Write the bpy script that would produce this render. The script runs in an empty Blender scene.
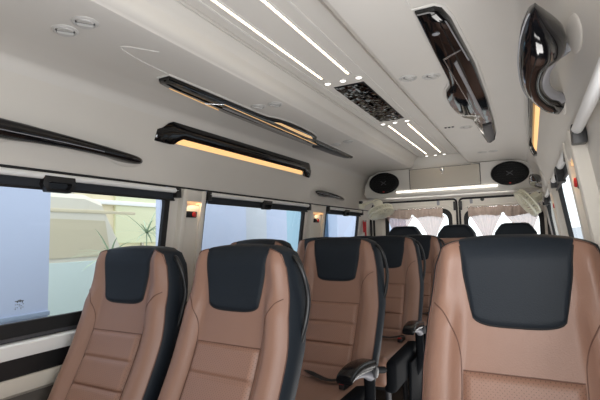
import bpy, bmesh, math, random
from mathutils import Vector, Matrix
random.seed(7)
C = bpy.context.scene.collection
EYE = 1.14

# ------------------------------------------------------------------ helpers
def link(o, parent=None):
    C.objects.link(o)
    if parent is not None:
        o.parent = parent
    return o

def mesh_obj(name, verts, faces, mat, parent=None, smooth=True, angle=35):
    me = bpy.data.meshes.new(name)
    me.from_pydata([tuple(v) for v in verts], [], faces)
    me.validate()
    bm = bmesh.new(); bm.from_mesh(me)
    bmesh.ops.recalc_face_normals(bm, faces=bm.faces)
    bm.to_mesh(me); bm.free()
    return finish(name, me, mat, parent, smooth, angle)

def finish(name, me, mat, parent=None, smooth=True, angle=35):
    if mat: me.materials.append(mat)
    for p in me.polygons: p.use_smooth = smooth
    if smooth:
        try: me.set_sharp_from_angle(angle=math.radians(angle))
        except Exception: pass
    return link(bpy.data.objects.new(name, me), parent)

def bm_obj(name, bm, mat, parent=None, smooth=True, angle=35):
    bmesh.ops.recalc_face_normals(bm, faces=bm.faces)
    me = bpy.data.meshes.new(name); bm.to_mesh(me); bm.free()
    return finish(name, me, mat, parent, smooth, angle)

def add_box(bm, cx, cy, cz, sx, sy, sz, bevel=0.0, seg=2, rot=None):
    r = bmesh.ops.create_cube(bm, size=1.0)
    vs = r['verts']
    M = Matrix.Translation((cx, cy, cz)) @ (rot.to_4x4() if rot else Matrix()) @ Matrix.Diagonal((sx, sy, sz, 1))
    bmesh.ops.transform(bm, matrix=M, verts=vs)
    if bevel > 0:
        es = list({e for v in vs for e in v.link_edges})
        bmesh.ops.bevel(bm, geom=es, offset=bevel, segments=seg, profile=0.6, affect='EDGES')

def box(name, c, s, mat, parent=None, bevel=0.004, seg=2, rot=None):
    bm = bmesh.new(); add_box(bm, *c, *s, bevel=bevel, seg=seg, rot=rot)
    return bm_obj(name, bm, mat, parent)

def tube_data(pts, rad, n=8, closed=False, flat=None):
    """sweep; rad a number or a list; flat=(a,b) multiplies the two cross axes"""
    pts = [Vector(p) for p in pts]; N = len(pts); verts = []; faces = []
    prev = None
    for i, p in enumerate(pts):
        if closed: t = pts[(i+1) % N] - pts[i-1]
        else: t = pts[min(i+1, N-1)] - pts[max(i-1, 0)]
        t.normalize()
        if prev is None:
            a = Vector((0, 0, 1)) if abs(t.z) < .9 else Vector((1, 0, 0))
            u = t.cross(a).normalized()
        else:
            u = (prev - t * prev.dot(t)).normalized()
        prev = u; w = t.cross(u)
        r = rad[i] if isinstance(rad, (list, tuple)) else rad
        for k in range(n):
            an = 2*math.pi*k/n
            fa, fb = flat if flat else (1, 1)
            verts.append(p + u*(math.cos(an)*r*fa) + w*(math.sin(an)*r*fb))
    M = N if closed else N-1
    for i in range(M):
        for k in range(n):
            a = i*n+k; b = i*n+(k+1) % n; j = ((i+1) % N)*n
            faces.append((a, b, j+(k+1) % n, j+k))
    if not closed:
        faces.append(tuple(range(n))[::-1]); faces.append(tuple(range((N-1)*n, N*n)))
    return verts, faces

def tube(name, pts, rad, mat, parent=None, n=8, closed=False, flat=None):
    v, f = tube_data(pts, rad, n, closed, flat)
    return mesh_obj(name, v, f, mat, parent, angle=50)

def lathe_data(profile, n=24, M=None):
    """profile: (r, h) list around local z"""
    verts = []; faces = []
    for r, h in profile:
        for k in range(n):
            a = 2*math.pi*k/n
            v = Vector((r*math.cos(a), r*math.sin(a), h))
            verts.append(M @ v if M else v)
    for i in range(len(profile)-1):
        for k in range(n):
            faces.append((i*n+k, i*n+(k+1) % n, (i+1)*n+(k+1) % n, (i+1)*n+k))
    faces.append(tuple(range(n))[::-1]); faces.append(tuple(range((len(profile)-1)*n, len(profile)*n)))
    return verts, faces

def lathe(name, profile, mat, parent=None, n=24, M=None, angle=35):
    v, f = lathe_data(profile, n, M)
    return mesh_obj(name, v, f, mat, parent, angle=angle)

def smooth_path(pts, n=6):
    """Catmull-Rom through pts"""
    pts = [Vector(p) for p in pts]; out = []
    P = [pts[0]*2-pts[1]] + pts + [pts[-1]*2-pts[-2]]
    for i in range(1, len(P)-2):
        for k in range(n):
            t = k/n; a, b, c, d = P[i-1], P[i], P[i+1], P[i+2]
            out.append(0.5*((2*b)+(c-a)*t+(2*a-5*b+4*c-d)*t*t+(3*b-a-3*c+d)*t**3))
    out.append(pts[-1]); return out

def empty(name, loc=(0, 0, 0), rz=0.0):
    o = bpy.data.objects.new(name, None); o.empty_display_size = .05
    o.location = loc; o.rotation_euler = (0, 0, rz)
    return link(o)

def tag(o, label, cat, group=None):
    o['label'] = label; o['category'] = cat
    if group: o['group'] = group
    return o

def struct(o):
    o['kind'] = 'structure'; return o

def copy_tree(o, parent=None):
    c = o.copy(); C.objects.link(c)
    if parent is not None: c.parent = parent
    for ch in list(o.children): copy_tree(ch, c)
    return c

def sm(a, b, x):
    t = max(0.0, min(1.0, (x-a)/(b-a))); return t*t*(3-2*t)

def lin(r, g, b):
    f = lambda c: (c/255)/12.92 if c/255 <= .04045 else (((c/255)+.055)/1.055)**2.4
    return (f(r), f(g), f(b), 1)

# ------------------------------------------------------------------ materials
def mat(name, col, rough=.5, metal=0.0, spec=.5, coat=0.0, bump=0.0, bscale=200, var=0.0, sheen=0.0, vscale=6):
    m = bpy.data.materials.new(name); m.use_nodes = True
    nt = m.node_tree; b = nt.nodes['Principled BSDF']
    b.inputs['Base Color'].default_value = col
    b.inputs['Roughness'].default_value = rough; b.inputs['Metallic'].default_value = metal
    b.inputs['Specular IOR Level'].default_value = spec
    b.inputs['Coat Weight'].default_value = coat; b.inputs['Coat Roughness'].default_value = .05
    b.inputs['Sheen Weight'].default_value = sheen
    tc = nt.nodes.new('ShaderNodeTexCoord')
    if var > 0:
        n = nt.nodes.new('ShaderNodeTexNoise'); n.inputs['Scale'].default_value = vscale
        nt.links.new(tc.outputs['Object'], n.inputs['Vector'])
        mr = nt.nodes.new('ShaderNodeMapRange')
        mr.inputs['To Min'].default_value = 1-var; mr.inputs['To Max'].default_value = 1+var
        nt.links.new(n.outputs['Fac'], mr.inputs['Value'])
        mx = nt.nodes.new('ShaderNodeMix'); mx.data_type = 'RGBA'; mx.blend_type = 'MULTIPLY'
        mx.inputs['Factor'].default_value = 1
        mx.inputs['A'].default_value = col
        nt.links.new(mr.outputs['Result'], mx.inputs['B'])
        nt.links.new(mx.outputs['Result'], b.inputs['Base Color'])
    if bump > 0:
        n2 = nt.nodes.new('ShaderNodeTexNoise'); n2.inputs['Scale'].default_value = bscale
        n2.inputs['Detail'].default_value = 3
        nt.links.new(tc.outputs['Object'], n2.inputs['Vector'])
        bp = nt.nodes.new('ShaderNodeBump'); bp.inputs['Strength'].default_value = bump
        bp.inputs['Distance'].default_value = .002
        nt.links.new(n2.outputs['Fac'], bp.inputs['Height'])
        nt.links.new(bp.outputs['Normal'], b.inputs['Normal'])
    return m

def emit(name, col, strength):
    m = bpy.data.materials.new(name); m.use_nodes = True
    b = m.node_tree.nodes['Principled BSDF']
    b.inputs['Base Color'].default_value = col
    b.inputs['Emission Color'].default_value = col
    b.inputs['Emission Strength'].default_value = strength
    return m

def glass_mat(name, tint, refl=.06):
    m = bpy.data.materials.new(name); m.use_nodes = True
    nt = m.node_tree; nt.nodes.clear()
    out = nt.nodes.new('ShaderNodeOutputMaterial'); mix = nt.nodes.new('ShaderNodeMixShader')
    tr = nt.nodes.new('ShaderNodeBsdfTransparent'); gl = nt.nodes.new('ShaderNodeBsdfGlossy')
    tr.inputs['Color'].default_value = tint; gl.inputs['Roughness'].default_value = .02
    lw = nt.nodes.new('ShaderNodeLayerWeight'); lw.inputs['Blend'].default_value = .25
    mm = nt.nodes.new('ShaderNodeMath'); mm.operation = 'MULTIPLY'; mm.inputs[1].default_value = .30
    nt.links.new(lw.outputs['Facing'], mm.inputs[0]); nt.links.new(mm.outputs[0], mix.inputs['Fac'])
    nt.links.new(tr.outputs[0], mix.inputs[1]); nt.links.new(gl.outputs[0], mix.inputs[2])
    nt.links.new(mix.outputs[0], out.inputs['Surface'])
    return m

def sheer_mat(name, col, alpha):
    m = bpy.data.materials.new(name); m.use_nodes = True
    nt = m.node_tree; nt.nodes.clear()
    out = nt.nodes.new('ShaderNodeOutputMaterial'); mix = nt.nodes.new('ShaderNodeMixShader')
    add = nt.nodes.new('ShaderNodeMixShader'); add.inputs['Fac'].default_value = .6
    tr = nt.nodes.new('ShaderNodeBsdfTransparent')
    d = nt.nodes.new('ShaderNodeBsdfDiffuse'); t = nt.nodes.new('ShaderNodeBsdfTranslucent')
    d.inputs['Color'].default_value = col; t.inputs['Color'].default_value = col
    nt.links.new(d.outputs[0], add.inputs[1]); nt.links.new(t.outputs[0], add.inputs[2])
    mix.inputs['Fac'].default_value = alpha
    nt.links.new(tr.outputs[0], mix.inputs[1]); nt.links.new(add.outputs[0], mix.inputs[2])
    nt.links.new(mix.outputs[0], out.inputs['Surface'])
    return m

def perforated(name, col):
    m = mat(name, col, .42, bump=.25, bscale=350, var=.06)
    nt = m.node_tree; b = nt.nodes['Principled BSDF']
    tc = nt.nodes.new('ShaderNodeTexCoord'); sx = nt.nodes.new('ShaderNodeSeparateXYZ')
    nt.links.new(tc.outputs['Object'], sx.inputs[0])
    def math_(op, a, bb=None):
        n = nt.nodes.new('ShaderNodeMath'); n.operation = op
        for i, v in enumerate((a, bb)):
            if v is None: continue
            if isinstance(v, (int, float)): n.inputs[i].default_value = v
            else: nt.links.new(v, n.inputs[i])
        return n.outputs[0]
    k = 2*math.pi/.0105
    a1 = math_('ADD', sx.outputs['X'], sx.outputs['Z']); a2 = math_('SUBTRACT', sx.outputs['X'], sx.outputs['Z'])
    c1 = math_('COSINE', math_('MULTIPLY', a1, k)); c2 = math_('COSINE', math_('MULTIPLY', a2, k))
    dot = math_('GREATER_THAN', math_('ADD', c1, c2), 1.55)
    src = b.inputs['Base Color'].links[0].from_socket
    mx = nt.nodes.new('ShaderNodeMix'); mx.data_type = 'RGBA'
    nt.links.new(math_('MULTIPLY', dot, .45), mx.inputs['Factor'])
    nt.links.new(src, mx.inputs['A']); mx.inputs['B'].default_value = (.02, .012, .01, 1)
    nt.links.new(mx.outputs['Result'], b.inputs['Base Color'])
    return m

M = {}
M['ceil'] = mat('ceiling_cream', lin(222, 218, 212), .55, var=.02, bump=.03, bscale=120)
M['ceilw'] = mat('ceiling_white', lin(224, 221, 216), .45)
M['wall'] = mat('wall_cream', lin(222, 217, 209), .5, var=.02)
M['white'] = mat('trim_white', lin(240, 240, 238), .4)
M['pillar'] = mat('pillar_cream', lin(222, 216, 206), .5)
M['panel'] = mat('panel_beige', lin(205, 198, 186), .5)
M['floor'] = mat('floor_vinyl', lin(70, 58, 50), .5, var=.15)
M['lowdark'] = mat('lower_trim_grey', lin(92, 86, 80), .6)
M['gloss'] = mat('piano_black', (.004, .004, .005, 1), .06, spec=.5, coat=.25)
M['black'] = mat('black_plastic', (.012, .012, .013, 1), .4)
M['rubber'] = mat('black_rubber', (.01, .01, .011, 1), .65)
M['grey'] = mat('grey_plastic', lin(150, 150, 155), .35)
M['dgrey'] = mat('dark_grey_plastic', lin(70, 70, 74), .4)
M['vent'] = mat('vent_white', lin(205, 203, 200), .4)
M['chrome'] = mat('chrome', (.75, .75, .77, 1), .12, metal=1)
M['brown'] = mat('brown_leather', lin(140, 105, 88), .45, bump=.3, bscale=260, var=.05, sheen=.05)
M['perf'] = perforated('perforated_brown_leather', lin(144, 108, 91))
M['bleather'] = mat('black_leather', lin(27, 33, 40), .55, spec=.22, bump=.3, bscale=300, var=.08)
M['flank'] = mat('black_side_trim', (.006, .007, .009, 1), .7, spec=.06)
M['armgloss'] = mat('armrest_black', (.005, .005, .006, 1), .22, spec=.35)
M['ugrey'] = mat('underside_grey', lin(110, 110, 118), .5, spec=.3)
M['seam'] = mat('seam_thread', lin(98, 68, 56), .7)
M['fan'] = mat('fan_cream', lin(250, 247, 228), .35)
M['pelmet'] = mat('taupe_velvet', lin(186, 166, 154), .8, var=.2, vscale=40, sheen=.3)
M['sheer'] = sheer_mat('sheer_curtain', lin(212, 176, 166), .70)
M['red'] = mat('red_plastic', lin(190, 35, 35), .4)
M['mesh'] = mat('shade_mesh', lin(38, 42, 48), .8, bump=.2)
M['led'] = emit('led_warm', (1, .82, .58, 1), 7)
M['puck'] = emit('puck_white', (1, .97, .92, 1), 2.4)
M['amber'] = emit('amber_light', (1, .60, .25, 1), .9)
M['amberlow'] = emit('amber_glow', (1, .62, .30, 1), .55)
M['reardled'] = emit('rear_led', (1, .95, .88, 1), 3.2)
M['mirror'] = mat('dark_mirror', (.16, .15, .15, 1), .06, metal=1)
M['glass'] = glass_mat('window_glass', (.94, .97, .96, 1))
M['speaker'] = mat('speaker_black', (.005, .005, .006, 1), .5, spec=.25)
M['cone'] = mat('speaker_cone', (.009, .010, .011, 1), .4, spec=.25)

# ------------------------------------------------------------------ the shell of the van (x across, y to the rear, z up)
PR = [(0, .785), (.2, .785), (.205, .783), (.234, .762), (.2495, .7495), (.2515, .745), (.253, .728), (.258, .710), (.267, .698), (.279, .691), (.284, .688), (.289, .6825), (.298, .681),
      (.34, .679), (.62, .676), (.70, .668), (.755, .655), (.783, .640), (.80, .60), (.828, .524), (.862, .42), (.893, .335), (.915, .27), (.995, -.3), (1.0, -1.14)]
def prof_z(ax):
    """world z of the ceiling profile at half-width ax"""
    for (a, z0), (b, z1) in zip(PR, PR[1:]):
        if a <= ax <= b: return EYE + z0 + (z1-z0)*(ax-a)/(b-a)
    return EYE
def prof_x(z):
    e = z-EYE
    for (a, z0), (b, z1) in zip(PR, PR[1:]):
        if z1 <= e <= z0 and z0 != z1: return a+(b-a)*(z0-e)/(z0-z1)
    return 1.0
def prof_n(ax):
    """inward normal (nx, nz) for the right side"""
    d = .02; z0 = prof_z(ax-d); z1 = prof_z(ax+d)
    t = Vector((2*d, z1-z0)).normalized()
    return Vector((t.y, -t.x))
def onp(side, ax, y, off=0.0):
    n = prof_n(ax)
    return Vector((side*(ax+n.x*off), y, prof_z(ax)+n.y*off))
def onw(side, z, y, off=0.0):
    """on the wall by height; off is inward"""
    return Vector((side*(prof_x(z)-off), y, z))

Y0, Y1 = -1.3, 5.05
def sweep_profile(name, prof, y0, y1, m, angle=20, ny=24):
    verts = []; faces = []; n = len(prof)
    for j in range(ny+1):
        y = y0+(y1-y0)*j/ny
        for x, z in prof: verts.append((x, y, z))
    for j in range(ny):
        for i in range(n-1):
            faces.append((j*n+i, j*n+i+1, (j+1)*n+i+1, (j+1)*n+i))
    return mesh_obj(name, verts, faces, m, angle=angle)

def half_profile():
    pts = [Vector((a, EYE+z)) for a, z in PR if a <= .92]
    i0 = [i for i, p in enumerate(pts) if p.x > .33][0]
    sp = smooth_path([(p.x, 0, p.y) for p in pts[i0:]], 4)
    flank = [Vector((p.x, p.z)) for p in sp]
    centre = [Vector((0, EYE+.785)), Vector((.193, EYE+.785)), Vector((.195, EYE+.797)), Vector((.203, EYE+.797)), Vector((.205, EYE+.783)),
              Vector((.211, EYE+.783)), Vector((.212, EYE+.789)), Vector((.216, EYE+.789)), Vector((.217, EYE+.783))]
    return centre + [p for p in pts[:i0] if p.x > .22] + flank
hp = half_profile()
ZSPLIT = EYE+.60
hc = [p for p in hp if p.y >= ZSPLIT]; tail = [p for p in hp if p.y < ZSPLIT]
ceil_prof = [(-p.x, p.y) for p in reversed(hc)] + [(p.x, p.y) for p in hc[1:]]
struct(sweep_profile('ceiling', ceil_prof, Y0, Y1, M['ceil'], angle=28))

WINS = {-1: [(-.30, 1.66), (1.985, 3.225), (3.70, 4.54)], 1: [(-.30, .95), (1.72, 2.60), (2.97, 4.34)]}          # clear glass along y
GZ0, GZ1 = .838, 1.385                                    # clear glass heights
FR = .035                                                 # width of the black frame
def wall_mesh(side, name):
    verts = []; faces = []
    up = [p for p in tail if p.y > EYE+.29]
    zs_head = [p.y for p in up] + [1.425]
    def strip(y0, y1, zs, ny=1):
        base = len(verts)
        for j in range(ny+1):
            y = y0+(y1-y0)*j/ny
            for z in zs:
                x = prof_x(z)
                verts.append((side*x, y, z))
        n = len(zs)
        for j in range(ny):
            for i in range(n-1):
                faces.append((base+j*n+i, base+j*n+i+1, base+(j+1)*n+i+1, base+(j+1)*n+i))
    hz = [hc[-1].y] + zs_head
    base = len(verts); ny = 20
    hx = [hc[-1].x] + [p.x for p in up] + [prof_x(1.425)]
    n = len(hz)
    for j in range(ny+1):
        for x, z in zip(hx, hz): verts.append((side*x, Y0+(Y1-Y0)*j/ny, z))
    for j in range(ny):
        for i in range(n-1): faces.append((base+j*n+i, base+j*n+i+1, base+(j+1)*n+i+1, base+(j+1)*n+i))
    edges = [Y0]
    for a, b in WINS[side]: edges += [a-.02, b+.02]
    edges += [Y1]
    for i in range(0, len(edges), 2): strip(edges[i], edges[i+1], [1.425, GZ0-.02])
    strip(Y0, Y1, [GZ0-.02, .5, 0.0])
    return struct(mesh_obj(name, verts, faces, M['wall'], angle=25))
wall_mesh(-1, 'wall_left'); wall_mesh(1, 'wall_right')
struct(box('floor', (0, 1.9, -.02), (2.02, 6.5, .04), M['floor'], bevel=0))

bm = bmesh.new()
for x0, x1, z0, z1 in ((-1.02, .15, 0, 1.95), (.15, 1.02, 0, .75), (.15, 1.02, 1.62, 1.95)): add_box(bm, (x0+x1)/2, Y0-.03, (z0+z1)/2, x1-x0, .05, z1-z0, .003, 1)
struct(bm_obj('wall_front_blocker', bm, M['wall']))  # unseen wall added to cut the front light on the left seats

# window frames and glass
def rounded_rect(y0, y1, z0, z1, r, n=6):
    out = []
    for (cy, cz, a0) in ((y1-r, z1-r, 0), (y0+r, z1-r, 90), (y0+r, z0+r, 180), (y1-r, z0+r, 270)):
        for k in range(n+1):
            a = math.radians(a0+90*k/n); out.append((cy+r*math.cos(a), cz+r*math.sin(a)))
    return out
def frame_between(name, outer, inner, P, m, t, parent=None):
    """ring between two outlines with equal counts, P(y,z,off)->point, thickness t inward"""
    n = len(outer); verts = []; faces = []
    rings = [(outer, 0.0), (outer, t), (inner, t), (inner, -.008)]
    for pts, off in rings:
        for y, z in pts: verts.append(P(y, z, off))
    for r in range(3):
        for i in range(n): faces.append((r*n+i, r*n+(i+1) % n, (r+1)*n+(i+1) % n, (r+1)*n+i))
    return mesh_obj(name, verts, faces, m, parent, angle=30)
wn = 0
for side in (-1, 1):
    for (a, b) in WINS[side]:
        wn += 1
        r = empty('window_%d' % wn, (side*.95, (a+b)/2, .8)); struct(r)
        inv = Matrix.Translation(-r.location)
        P = lambda y, z, off: inv @ onw(side, z, y, off)
        outer = rounded_rect(a-FR, b+FR, GZ0-.070, GZ1+.04, .07)
        inner = rounded_rect(a, b, GZ0, GZ1, .06)
        frame_between('window_frame', outer, inner, P, M['rubber'], .012, r)
        g = [P(y, z, -.005) for y, z in inner]
        mesh_obj('window_pane', g, [tuple(range(len(g)))], M['glass'], r, smooth=False)

# trims along the walls below the windows
def trim_run(name, side, prof, m, y0=Y0, y1=Y1-.1):
    """prof: (off inward, z) closed section"""
    n = len(prof); verts = []
    for y in (y0, y1):
        for off, z in prof: verts.append(onw(side, z, y, off))
    faces = [(i, (i+1) % n, n+(i+1) % n, n+i) for i in range(n)] + [tuple(range(n)), tuple(range(n, 2*n))]
    return struct(mesh_obj(name, verts, faces, m, angle=40))
k = 1
for side in (-1, 1):
    for prof, m in (([(0, .784), (.0135, .784), (.0145, .772), (0, .772)], M['dgrey']),
                    ([(0, .767), (.03, .764), (.036, .757), (.036, .735), (.03, .708), (0, .705)] if side < 0 else [(0, .767), (.010, .764), (.010, .708), (0, .705)], M['white']),
                    ([(0, .705), (.024 if side < 0 else .008, .705), (.024 if side < 0 else .008, .637), (0, .637)], M['black']),
                    ([(0, .637), (.034, .637), (.04, .628), (.036, .58), (.02, .566), (0, .566)] if side < 0 else [(0, .637), (.01, .637), (.01, .566), (0, .566)], M['panel']),
                    ([(0, .566), (.016, .566), (.016, .02), (0, .02)], M['lowdark'])):
        trim_run('trim_%d' % k, side, prof, m); k += 1
# thin dark joint above each row of windows
for side in (-1, 1):
    trim_run('trim_%d' % k, side, [(0, 1.428), (.006, 1.428), (.006, 1.420), (0, 1.420)], M['black'], -.5, 4.95); k += 1

# cream panel edges round the right console and an inspection panel line at the left flank
def groove(name, pts, m, rad=.0022):
    return struct(tube(name, pts, rad, m, n=6))
groove('trim_%d' % k, [onp(1, .492, y, .000) for y in (0.2, .8, 1.26)], M['ceilw'], .004); k += 1
groove('trim_%d' % k, smooth_path([onp(-1, x, y, .0) for x, y in ((.375, 1.10), (.43, 1.02), (.452, 1.00), (.470, 1.02), (.490, 1.12), (.50, 1.26))], 5), M['ceilw'], .0026); k += 1

# ------------------------------------------------------------------ pillars between the windows
def pillar(side, y0, y1, label, group):
    r = empty('pillar_trim', (side*.94, (y0+y1)/2, .8)); tag(r, label, 'pillar trim', group)
    inv = Matrix.Translation(-r.location)
    ym = (y0+y1)/2; hw = (y1-y0)/2
    def slab(nm, ya, yb, za, zb, o0, o1, m, bev=.006, par=r):
        ic = inv
        vs = []
        outl = rounded_rect(ya, yb, za, zb, min(bev*1.5, .02), 3)
        outl2 = rounded_rect(ya+bev, yb-bev, za+bev, zb-bev, min(bev, .015), 3)
        n = len(outl); rings = [(outl, o0), (outl, o1-bev*.6), (outl2, o1)]
        for pts, off in rings:
            for y, z in pts: vs.append(ic @ onw(side, z, y, off))
        fs = []
        for q in range(2):
            for i in range(n): fs.append((q*n+i, q*n+(i+1) % n, (q+1)*n+(i+1) % n, (q+1)*n+i))
        fs.append(tuple(range(2*n, 3*n)))
        return mesh_obj(nm, vs, fs, m, par, angle=40)
    # two jambs and a recessed back, a hinged cap above, a glowing recess below it
    slab('jamb', y0, y0+.035, .79, 1.415, 0, .040, M['pillar'])
    slab('jamb', y1-.035, y1, .79, 1.415, 0, .040, M['pillar'])
    slab('back_panel', y0+.03, y1-.03, .79, 1.33, 0, .022, M['pillar'], .003)
    slab('cap', y0+.03, y1-.03, 1.352, 1.41, 0, .036, M['pillar'], .005)
    slab('light_slot', y0+.036, y1-.036, 1.337, 1.351, .018, .030, M['amberlow'], .002)
    sw = slab('switch_plate', ym-.06, ym+.035, 1.262, 1.296, .02, .034, M['black'], .004)
    c = inv @ onw(side, 1.279, ym+.008, .034)
    lathe('red_button', [(.0145, 0), (.0145, .004), (.012, .007), (.001, .008)], M['red'], sw, 16,
          Matrix.Translation(c) @ Matrix.Rotation(math.radians(90*-side), 4, 'Y'))
    # reading light hidden in the slot
    ld = bpy.data.lights.new('slot_lamp', 'AREA'); ld.shape = 'RECTANGLE'; ld.size = .11; ld.size_y = .01
    ld.energy = .07; ld.color = (1, .66, .36)
    lo = bpy.data.objects.new('slot_lamp', ld); link(lo, r)
    lo.location = inv @ onw(side, 1.334, ym, .034)
    lo.rotation_euler = (0, math.radians(12*side), math.radians(90))
    return r
for side, w in ((-1, 'left'), (1, 'right')):
    for i, (a, b) in enumerate(((1.765, 1.95), (3.33, 3.62)) if side < 0 else ((1.37, 1.60), (2.68, 2.90))):
        lab = {(-1, 0): 'cream window pillar with amber recess behind the leftmost front seat',
               (-1, 1): 'narrow cream window pillar with amber recess nearer the clip fan',
               (1, 0): 'cream window pillar with amber slot at the right edge of the photo',
               (1, 1): 'distant cream window pillar right of the fan on the right side'}[(side, i)]
        pillar(side, a, b, lab, None)

# ------------------------------------------------------------------ roller blinds over the windows
def blind(side, y0, y1, label, handle_y, hw):
    cut = .36 if (side > 0 and y0 < 0) else .01
    r = empty('roller_blind', (side*.90, (y0+y1)/2, 1.40)); tag(r, label, 'roller blind', 'roller blinds above the side windows')
    inv = Matrix.Translation(-r.location)
    p = [inv @ onw(side, 1.402, y, .022) for y in (y0, y1)]
    tube('roller', p, .0135, M['white'], r, n=12)
    f = [inv @ onw(side, z, y, .014) for y, z in ((y0+.01, 1.39), (y1-cut, 1.39), (y1-cut, 1.355), (y0+.01, 1.355))]
    mesh_obj('shade_fabric', f, [(0, 1, 2, 3)], M['mesh'], r, smooth=False)
    bar = [inv @ onw(side, 1.352, y, .016) for y in (y0+.01, y1-cut)]
    tube('pull_bar', bar, .005, M['black'], r, n=8)
    for y in (y0, y1):
        c = inv @ onw(side, 1.390, y, .02)
        box('end_bracket', c, (.034, .036, .052), M['black'], r, .004)
    # trapezoid finger pull, open in the middle
    o = [(-hw, .026), (hw, .026), (hw*1.12, -.006), (hw*.78, -.036), (-hw*.78, -.036), (-hw*1.12, -.006)]
    ii = [(-hw*.74, .002), (hw*.74, .002), (hw*.80, -.006), (hw*.6, -.026), (-hw*.6, -.026), (-hw*.80, -.006)]
    vs = []; n = 6
    for pts, off in ((o, .012), (o, .04), (ii, .044), (ii, .012)):
        for dy, dz in pts: vs.append(inv @ onw(side, 1.376+dz, handle_y+dy, off))
    fs = [(q*n+i, q*n+(i+1) % n, (q+1)*n+(i+1) % n, (q+1)*n+i) for q in range(3) for i in range(n)]
    mesh_obj('pull_handle', vs, fs, M['black'], r, angle=30)
    return r
BL = [(-.25, 1.73, 1.065, .062), (1.985, 3.30, 2.62, .055), (3.70, 4.62, 4.15, .055)]
BR = [(-.25, 1.33, .5, .07), (1.64, 2.64, 2.10, .05), (2.93, 4.36, 3.8, .05)]
names = {(-1, 0): 'white roller blind with black pull handle over the large front left window',
         (-1, 1): 'white roller blind over the middle left window, its pull handle above the second seat row',
         (-1, 2): 'short white roller blind over the rear left window beside the clip fan',
         (1, 0): 'white roller blind nearest the camera along the right wall',
         (1, 1): 'white roller blind over the middle right window',
         (1, 2): 'white roller blind over the farthest right window near the fan'}
for side in (-1, 1):
    for i, (a, b, h, hw) in enumerate(BL if side < 0 else BR):
        blind(side, a, b, names[(side, i)], h, hw)

# ------------------------------------------------------------------ ceiling fittings
def led(x, y0, y1, label):
    r = empty('led_strip', (x, (y0+y1)/2, EYE+.785)); tag(r, label, 'led light strip', 'led strips in the ceiling')
    L = y1-y0
    box('diffuser', (0, 0, -.003), (.0075, L, .006), M['led'], r, .002, 1)
    bm = bmesh.new()
    for s in (-1, 1): add_box(bm, s*.0085, 0, -.002, .008, L+.02, .008, .002, 1)
    for s in (-1, 1): add_box(bm, 0, s*(L/2+.006), -.002, .03, .008, .008, .002, 1)
    bm_obj('channel_rim', bm, M['ceilw'], r)
led(-.102, -.6, 1.905, 'long warm led strip, left of the front pair above the first row')
led(.038, -.6, 1.91, 'long warm led strip, right of the front pair above the first row')
led(-.085, 3.0, 4.28, 'short warm led strip, left of the rear pair behind the mosaic panel')
led(.050, 3.02, 4.27, 'short warm led strip, right of the rear pair behind the mosaic panel')
# slim raised ribs beside the strips
for x in (-.15, .105):
    o = struct(box('trim_%d' % k, (x, 1.7, EYE+.784), (.010, 5.6, .006), M['ceilw'], bevel=.002)); k += 1

def puck(x, y, label):
    r = empty('downlight', (x, y, EYE+.785)); tag(r, label, 'downlight', 'small round downlights in threes')
    lathe('bezel', [(.021, .002), (.021, -.004), (.017, -.007), (.014, -.005), (.014, 0)], M['ceilw'], r, 20)
    lathe('lens', [(.0145, 0), (.013, -.007), (.007, -.010), (.001, -.011)], M['puck'], r, 20)
for row, (y, wh) in enumerate(((1.985, 'in front of the mosaic panel'), (2.935, 'behind the mosaic panel'), (4.40, 'at the rear end of the ceiling'))):
    for x, nm in ((-.105, 'left'), (-.02, 'middle'), (.065, 'right')):
        puck(x, y, 'small bright round downlight, %s of the three %s' % (nm, wh))

r = empty('mosaic_panel', (-.02, 2.46, EYE+.785)); tag(r, 'dark mirrored mosaic panel in the middle of the ceiling', 'decorative panel')
box('backing', (0, 0, 0), (.168, .80, .008), M['black'], r, .002, 1)
vs = []; fs = []
nx, ny = 9, 42; dx, dy = .160/nx, .79/ny
for i in range(nx):
    for j in range(ny):
        x0 = -.08+i*dx; y0 = -.395+j*dy
        tx, ty = random.uniform(-.14, .14), random.uniform(-.14, .14); b = len(vs)
        for sx, sy in ((0, 0), (1, 0), (1, 1), (0, 1)):
            vs.append((x0+sx*dx*.96, y0+sy*dy*.96, -.008+tx*dx*(sx-.5)+ty*dy*(sy-.5)))
        fs.append((b, b+1, b+2, b+3))
mesh_obj('mirror_tiles', vs, fs, M['mirror'], r, smooth=False)

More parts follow.
